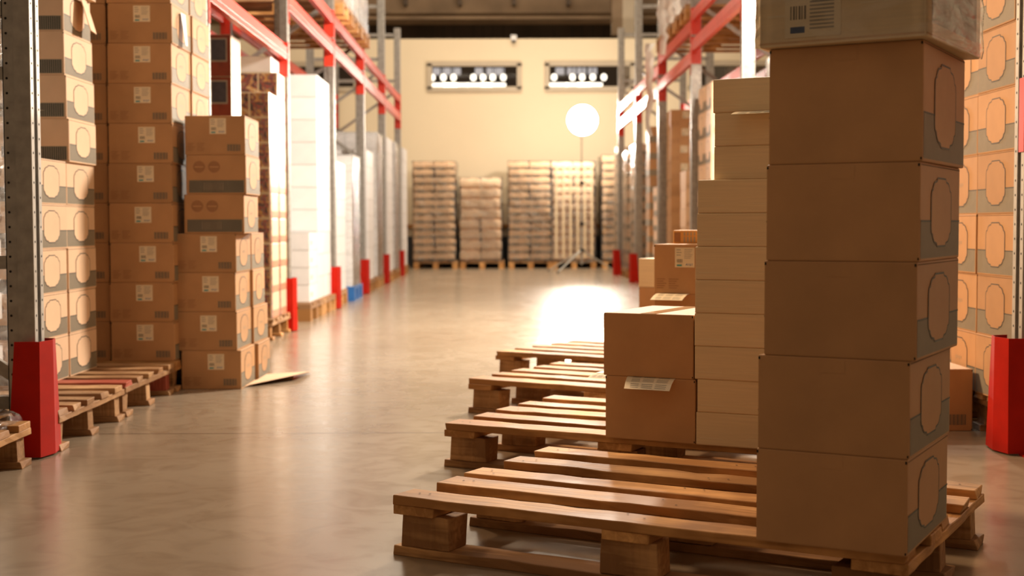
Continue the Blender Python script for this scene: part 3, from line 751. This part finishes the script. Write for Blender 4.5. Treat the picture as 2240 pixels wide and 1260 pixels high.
# left bay 2: red picture cartons and picture-book cartons
MT['cover'] = MT['cover_cream']
floor_pallet(-2.80, 8.05, 'wooden pallet under the red printed cartons behind the left tower')
load(-2.31, 8.50, 2, 1, 7, .30, .30, .262, .144, 'red printed carton', 'red stack behind the left tower', 'red', None, 'cover', film_=False, name='printed_carton')
pallet(-2.78, 9.17, 0, 'wooden pallet under the picture-printed cartons at left', mats=('wood_pale', 'wood'))
load(-2.42, 9.28, 2, 1, 9, .405, .335, .1725, .144, 'picture-printed carton', 'near picture stack', 'comic', None, 'cover', name='printed_carton', film_=False)
load(-2.42, 9.625, 2, 1, 10, .405, .335, .1725, .144, 'picture-printed carton', 'far picture stack', 'comic', None, 'cover', name='printed_carton', film_=False)
carton(-1.80, 9.80, .144+10*.1725, .30, .34, .115, 0, 'clean', None, 'white', label='white carton lying on top of the picture-printed stack', jit=0)
carton(-2.08, 9.80, .144+10*.1725, .20, .30, .11, 0, 'clean', None, 'white', label='smaller white carton beside the one topping the picture stack', jit=0)
# left bay 3: tall white wrapped
floor_pallet(-2.78, 10.98, 'pallet under the dotted white cartons at left')
floor_pallet(-2.78, 11.84, 'pallet under the far half of the tall white stack at left')
load(-2.43, 11.25, 2, 1, 4, .40, .50, .145, .144, 'white carton with small black marks', 'low white stack', 'dots', None, 'white', film_=False)
load(-2.43, 11.78, 2, 2, 10, .40, .43, .195, .144, 'white carton', 'tall white wrapped stack at left', film_=False)
# left bay 4
floor_pallet(-2.8, 12.95, 'wooden pallet just before the blue plastic pallet')
load(-2.40, 13.02, 2, 2, 7, .39, .36, .18, .144, 'white carton', 'white stack just before the blue pallet', film_=False)
def blue_pallet(x, y):
    r = D.objects.new('plastic_pallet', None); C.objects.link(r); r.location = (x, y, 0); tag(r, 'blue plastic pallet under the white cartons at left', 'pallet')
    mb = MB(); mb.box(0, 1.2, 0, .8, .125, .15, 'blue'); link('deck', mb.mesh('deck', .004), r)
    for xx in (.0, .52, 1.06):
        for yy in (0, .33, .66):
            mb = MB(); mb.box(xx, xx+.14, yy, yy+.14, .02, .125, 'blue'); link('foot', mb.mesh('foot', .004), r)
        mb = MB(); mb.box(xx, xx+.14, 0, .8, 0, .02, 'blue'); link('runner', mb.mesh('runner'), r)
blue_pallet(-2.75, 13.95)
load(-2.36, 13.98, 2, 2, 8, .39, .36, .17, .15, 'grey-white carton', 'stack on the blue pallet')
carton_bag = None
load(-2.95, 14.75, 2, 1, 11, .40, .40, .19, 0, 'tall stack white carton', 'tall grey-white stack beyond the blue pallet')
# bay 5, 6 and beyond
for (y0, nz, ny, hh, wh, x0) in ((15.75, 8, 2, .19, 'stack after the fourth left upright', -2.38), (16.95, 9, 2, .20, 'stack before the fifth left upright', -2.38), (18.5, 9, 2, .205, 'stack after the fifth left upright', -2.38), (19.7, 9, 2, .205, 'stack before the last left upright', -2.38), (21.45, 9, 2, .208, 'last white stack beyond the left rack', -2.38)):
    floor_pallet(-2.78, y0-.03, f'wooden pallet under the {wh}')
    load(x0, y0, 2, ny, nz, .39, .38, hh, .144, 'beige-white carton', wh, film_=y0 in (16.95, 19.7))
    
# ------------------------------------------------------------------ stacks along the back wall
def sack_stack(x0, y0, nz, h, w, where, mat='cardboard_light', film_=True):
    pallet_o = floor_pallet(x0+.80, y0, f'wooden pallet under the {where}', rz=math.pi/2)
    for k in range(nz):
        for i in range(2):
            ww = (w-.01)/2
            ox = random.uniform(-.012, .012)
            o = link('wrapped_bundle', BUND[mat], None, (x0+ww*(i+.5)+.005*i+ox, y0+.55, .144+k*h), random.uniform(-.02, .02)); o.scale = (ww/.4, 1, h/.14)
            tag(o, f'brown bundle, {level(k, nz)}, {("left", "right")[i]} column, {where}', 'bundle', None)
    if film_:
        fo = link('stretch_film', film_shell(w, 1.1, .144, .144+nz*h, int(y0*7), .016), None, (x0+w/2, y0+.55, 0)); tag(fo, f'clear stretch film around the {where}', 'stretch wrap')
        if 'slat' in where:
            for i in range(6):
                mb = MB(); mb.box(-.013, .013, 0, .004, 0, 1.70, 'cream')
                link('paper_strip', mb.mesh('paper_strip'), fo, (-.31+i*.128, -.575, .18))
def bundle_mesh(m, band):
    bm = bmesh.new(); bmesh.ops.create_cube(bm, size=1); bmesh.ops.subdivide_edges(bm, edges=bm.edges[:], cuts=5, use_grid_fill=True)
    for v in bm.verts:
        x, y, z = v.co; r = 1-.10*max(0, abs(z)*2-.6)/.4
        v.co = (x*.395*r, y*1.05*r, (z+.5)*.14*(1) + .006*math.sin(x*9))
    me = D.meshes.new('wrapped_bundle'); bm.to_mesh(me); bm.free(); me.materials.append(MT[m]); me.materials.append(MT[band])
    for p in me.polygons:
        c = p.center
        if c.y < -.4 and c.z < .035: p.material_index = 1
    return me
MT['bundle'] = simple('brown_paper_bundle', (.74, .47, .26), .55, .14, 6, objvar=.12)
MT['bundle_pale'] = simple('pale_paper_bundle', (.82, .58, .37), .5, .12, 6, objvar=.07)
BUND = {'cardboard_light': bundle_mesh('bundle', 'print_band'), 'pale': bundle_mesh('bundle_pale', 'bundle')}
sack_stack(-1.64, 24.35, 13, .137, .76, 'leftmost brown stack at the back wall')
sack_stack(-.80, 24.35, 8, .186, .75, 'lower pale stack at the back wall', 'pale')
sack_stack(.08, 24.35, 13, .137, .77, 'brown stack at the middle of the back wall')
sack_stack(.86, 24.35, 12, .148, .78, 'slat-wrapped stack behind the lamp stand', 'pale')
sack_stack(1.77, 24.35, 13, .145, .76, 'rightmost brown stack at the back wall')
# ------------------------------------------------------------------ right side
# emblem wall right of the tower
pallet(1.80, 4.70, 0, 'wooden pallet under the emblem cartons behind the right red guard', mats=('wood_dark', 'wood_dark'))
RXB = 1.785; hh = .2245
lstack(RXB, 4.715, .144, 9, .34, .372, hh, 0, 'large emblem carton', 'of the near column at the right edge', front='code', sides='emblem', mat='cardboard', jit=.3, dx=[0, .004, .002, .0, -.002, -.004, -.008, .0, .01])
lstack(RXB, 5.095, .144, 9, .34, .372, hh, 0, 'large emblem carton', 'of the far column at the right edge', front='code', sides='emblem_marks', mat='cardboard', jit=.3, dx=[.004, .004, .0, .002, .0, .004, .01, .012, .01])
carton(1.615, 5.24, 0, .30, .37, .235, 0, 'label', 'emblem', 'cardboard', label='brown carton standing on the floor in front of the right emblem columns', jit=.5, lp=-.10)
# behind the cream stack, in the right rack
floor_pallet(1.86, 8.5, 'pallet under the film-wrapped load at right behind the cream stack')
load(1.87, 8.55, 2, 2, 8, .42, .54, .225, .144, 'pale carton', 'load behind the cream stack')
floor_pallet(1.80, 11.85, 'pallet under the bright emblem cartons at right')
lstack(1.80, 11.75, .144, 8, .34, .38, .235, 0, 'labelled pale carton', 'of the column behind the cream stack', front='label', sides='emblem', mat='cardboard_light')
lstack(1.80, 12.14, .144, 8, .34, .38, .235, 0, 'pale carton', 'of the rear row behind the cream stack', front='code', sides='emblem', mat='cardboard_light')
lstack(2.15, 11.75, .144, 7, .34, .38, .235, 0, 'labelled pale carton', 'of the inner column behind the cream stack', front='label', sides='emblem', mat='cardboard_light')
floor_pallet(1.78, 14.65, 'pallet under the white-labelled brown column at right')
lstack(1.815, 14.70, .144, 10, W-.02, .38, .1885, 0, 'labelled brown carton', 'of the column in the right rack', front='label', sides='plain', jit=.8)
lstack(1.815, 13.5, .0, 7, W-.02, .38, .1885, 0, 'light brown carton', 'of the low column in right rack', front='code', sides='plain', mat='cardboard_light', jit=1)
floor_pallet(1.78, 16.6, 'pallet under the brown column with a lit edge at right')
lstack(1.79, 16.65, .144, 9, .36, .38, .205, 0, 'dark brown carton', 'of the lit-edged column at right', front='banded', sides='plain', jit=1.6)
lstack(1.79, 15.85, .0, 7, .30, .34, .175, 0, 'pale carton', 'of the low mixed column at right', front='banded', sides='plain', mat='cardboard_light', jit=2)
for (y0, x0, nz, hh2, wh) in ((18.45, 1.80, 11, .158, 'banded wrapped stack at right'), (19.7, 1.80, 9, .19, 'second banded wrapped stack at right'), (21.3, 1.80, 12, .155, 'last banded stack beyond the right rack')):
    floor_pallet(x0-.02, y0-.02, f'pallet under the {wh}')
    load(x0, y0, 2, 2, nz, .37, .37, hh2, .144, 'brown banded carton', wh, 'banded', None, 'cardboard_light')

# ------------------------------------------------------------------ upper level pallets and loads
def upper(s, X, y, z, wh, wrapn=4, mat='white', front='clean'):
    x = X-1.16 if s > 0 else X-.03
    pallet(x, y, 0, f'pallet up on the rack carrying the {wh}', z=z, detail=False)
    load(x+.05 if s > 0 else x+.03, y+.01, 2, 2, wrapn, .56, .385, .26, z+.144, 'carton', wh, front, None, mat)
for i, y in enumerate((10.25, 11.15, 12.9, 13.8, 14.62)):
    upper(1, LX+.03, y, 2.785, f'{["first", "second", "third", "fourth", "fifth"][i]} white load high on left rack', 3)
for i, (y, z) in enumerate(((10.25, 2.80), (11.15, 2.80), (12.9, 2.73), (13.8, 2.73), (14.6, 2.73))):
    upper(-1, RX+.0, y, z, f'{["first", "second", "third", "fourth", "fifth"][i]} pale load high on right rack', 3)
upper(-1, RX, 7.5, 2.62, 'load high over the hidden right bay', 2)

def tail(x, y, z0, z1, w, lab, seed):
    rnd = random.Random(seed); mb = MB(); rows = []
    for i in range(13):
        f = i/12; a = w*(1-.5*f)*(.8+.4*rnd.random()); ox = rnd.uniform(-.02, .02); oy = .05*math.sin(f*7+seed)
        rows.append([(x+ox-a/2, y+oy, z1+(z0-z1)*f), (x+ox, y+oy+.03, z1+(z0-z1)*f), (x+ox+a/2, y+oy, z1+(z0-z1)*f)])
    for p, q in zip(rows, rows[1:]):
        for k in (0, 1): mb.poly([p[k], p[k+1], q[k+1], q[k]], 'film_tail')
    tag(link('film_tail', mb.mesh('film_tail', recalc=False)), lab, 'plastic wrap')
MT['film_tail'] = simple('white_film_tail', (.85, .82, .78), .25, .05, 6)
tail(1.665, 15.52, 1.80, 2.86, .10, 'torn white film tail hanging from the right rack beams above the labelled column', 2)
tail(1.665, 14.15, 2.55, 3.3, .12, 'loose white film hanging off the load high on right rack', 5)
tail(1.655, 13.55, 2.80, 3.6, .16, 'wide white film flap on the nearer load high on right rack', 8)
tail(1.66, 12.95, 2.78, 3.5, .12, 'narrow white film strip beside the wide flap high on right rack', 3)
# ------------------------------------------------------------------ lamp on its tripod stand
TX, TY = 1.29, 22.5
t = D.objects.new('work_lamp', None); C.objects.link(t); t.location = (TX, TY, 0); tag(t, 'glaring round work lamp on a thin tripod stand before the back wall', 'lamp')
mb = MB(); mb.tube((0, 0, .12), (0, 0, 1.0), .016, 'steel_light'); mb.tube((0, 0, 1.0), (0, 0, 1.7), .012, 'steel_light'); mb.tube((0, 0, 1.7), (0, 0, 2.36), .009, 'steel_light'); link('pole', mb.mesh('pole'), t)
for z in (.36, .80, 1.48):
    mb = MB(); mb.tube((0, 0, z-.03), (0, 0, z+.03), .03, 'black'); mb.tube((0, 0, z), (.06, 0, z), .012, 'black'); link('clamp', mb.mesh('clamp'), t)
for a in (-105, 25, 150):
    ca, sa = math.cos(math.radians(a)), math.sin(math.radians(a))
    if a == -105: ca, sa = -.62, -1.0; ca, sa = -.42, -.55
    else: ca, sa = ca*.62, sa*.62
    mb = MB(); mb.tube((0, 0, .36), (ca, sa, .012), .013, 'steel_light'); mb.tube((0, 0, .15), (ca*.5, sa*.5, .19), .008, 'steel'); lg = link('leg', mb.mesh('leg'), t)
    mb = MB(); mb.tube((ca, sa, 0), (ca, sa, .03), .02, 'black'); link('rubber_foot', mb.mesh('rubber_foot'), lg)
mb = MB(); n = 32
prof = [(.05, .22), (.09, .20), (.16, .14), (.23, .05), (.25, 0.0)]
for (r0, d0), (r1, d1) in zip(prof, prof[1:]):
    for k in range(n):
        a, b = 2*math.pi*k/n, 2*math.pi*(k+1)/n
        mb.poly([(r0*math.cos(a), d0, r0*math.sin(a)), (r0*math.cos(b), d0, r0*math.sin(b)), (r1*math.cos(b), d1, r1*math.sin(b)), (r1*math.cos(a), d1, r1*math.sin(a))], 'black')
mb.tube((0, .2, 0), (0, .42, 0), .06, 'black', 14); mb.tube((0, .26, -.14), (0, .26, 0), .014, 'black')
h_ = link('reflector', mb.mesh('reflector', recalc=False), t, (0, 0, 2.50)); h_.location = (0, -.26, 2.5)
mb = MB(); mb.poly([(.248*math.cos(2*math.pi*k/n), .01, .248*math.sin(2*math.pi*k/n)) for k in range(n)], 'lamp_glow'); link('diffuser', mb.mesh('diffuser', recalc=False), h_)

# ------------------------------------------------------------------ lights
def light(kind, name, loc, energy, col, rot=(0, 0, 0), **kw):
    l = D.lights.new(name, kind); l.energy = energy; l.color = col
    for k, v in kw.items(): setattr(l, k, v)
    o = D.objects.new(name, l); C.objects.link(o); o.location = loc; o.rotation_euler = rot; return o
lamp = light('SPOT', 'work_lamp_beam', (TX, TY-.30, 2.5), 2300, (1, .88, .74), spot_size=math.radians(58), spot_blend=1.0, shadow_soft_size=.2)
d = Vector((.9, 4.0, 1.5))-Vector((TX, TY, 2.5)); lamp.rotation_euler = d.to_track_quat('-Z', 'Y').to_euler()
light('POINT', 'wall_halo_fill', (TX, TY+.9, 2.55), 150, (1, .88, .74), shadow_soft_size=.15)  # added point light behind the lamp head, brightens the wall into a halo
light('POINT', 'second_work_lamp', (2.0, 9.3, 3.35), 2000, (1, .87, .72), shadow_soft_size=.26)
third = light('SPOT', 'third_work_lamp', (-1.9, 7.0, 3.2), 1200, (1, .68, .40), spot_size=math.radians(62), spot_blend=.9, shadow_soft_size=.35)
third.rotation_euler = (Vector((1.75, 4.3, 1.0))-third.location).to_track_quat('-Z', 'Y').to_euler()
light('AREA', 'far_hall_fill', (0, 33, 6.5), 500, (1, .78, .52), rot=(math.radians(-25), 0, 0), shape='RECTANGLE', size=6, size_y=1)  # unseen area light added beyond the partition to lift the dark beams
light('AREA', 'partition_fill', (0, 24.5, 4.9), 14, (1, .78, .52), rot=(math.radians(150), 0, 0), shape='RECTANGLE', size=8, size_y=.3)  # added upward fill for the beams over the partition, no real fitting
for i, (y, e, w) in enumerate(((-1.0, 20, 1), (5.0, 62, 1), (11.0, 130, 1), (16.0, 230, 1), (20.5, 400, 1), (23.3, 80, 1))):
    light('AREA', 'ceiling_fill', (0, y, 6.6), e, (1, .84, .64), shape='RECTANGLE', size=5, size_y=.6)  # overhead fill added out of view, stronger towards the back, no fittings built
w = D.worlds.new('world'); S.world = w; w.use_nodes = True
w.node_tree.nodes['Background'].inputs[0].default_value = (1, .66, .40, 1); w.node_tree.nodes['Background'].inputs[1].default_value = .27

S.view_settings.view_transform = 'Standard'; S.view_settings.look = 'None'; S.view_settings.gamma = 1; S.view_settings.use_curve_mapping = False
S.view_settings.exposure = 0.08
S.cycles.max_bounces = 6; S.cycles.transparent_max_bounces = 16; S.cycles.sample_clamp_indirect = 4
S.cycles.caustics_reflective = False; S.cycles.caustics_refractive = False
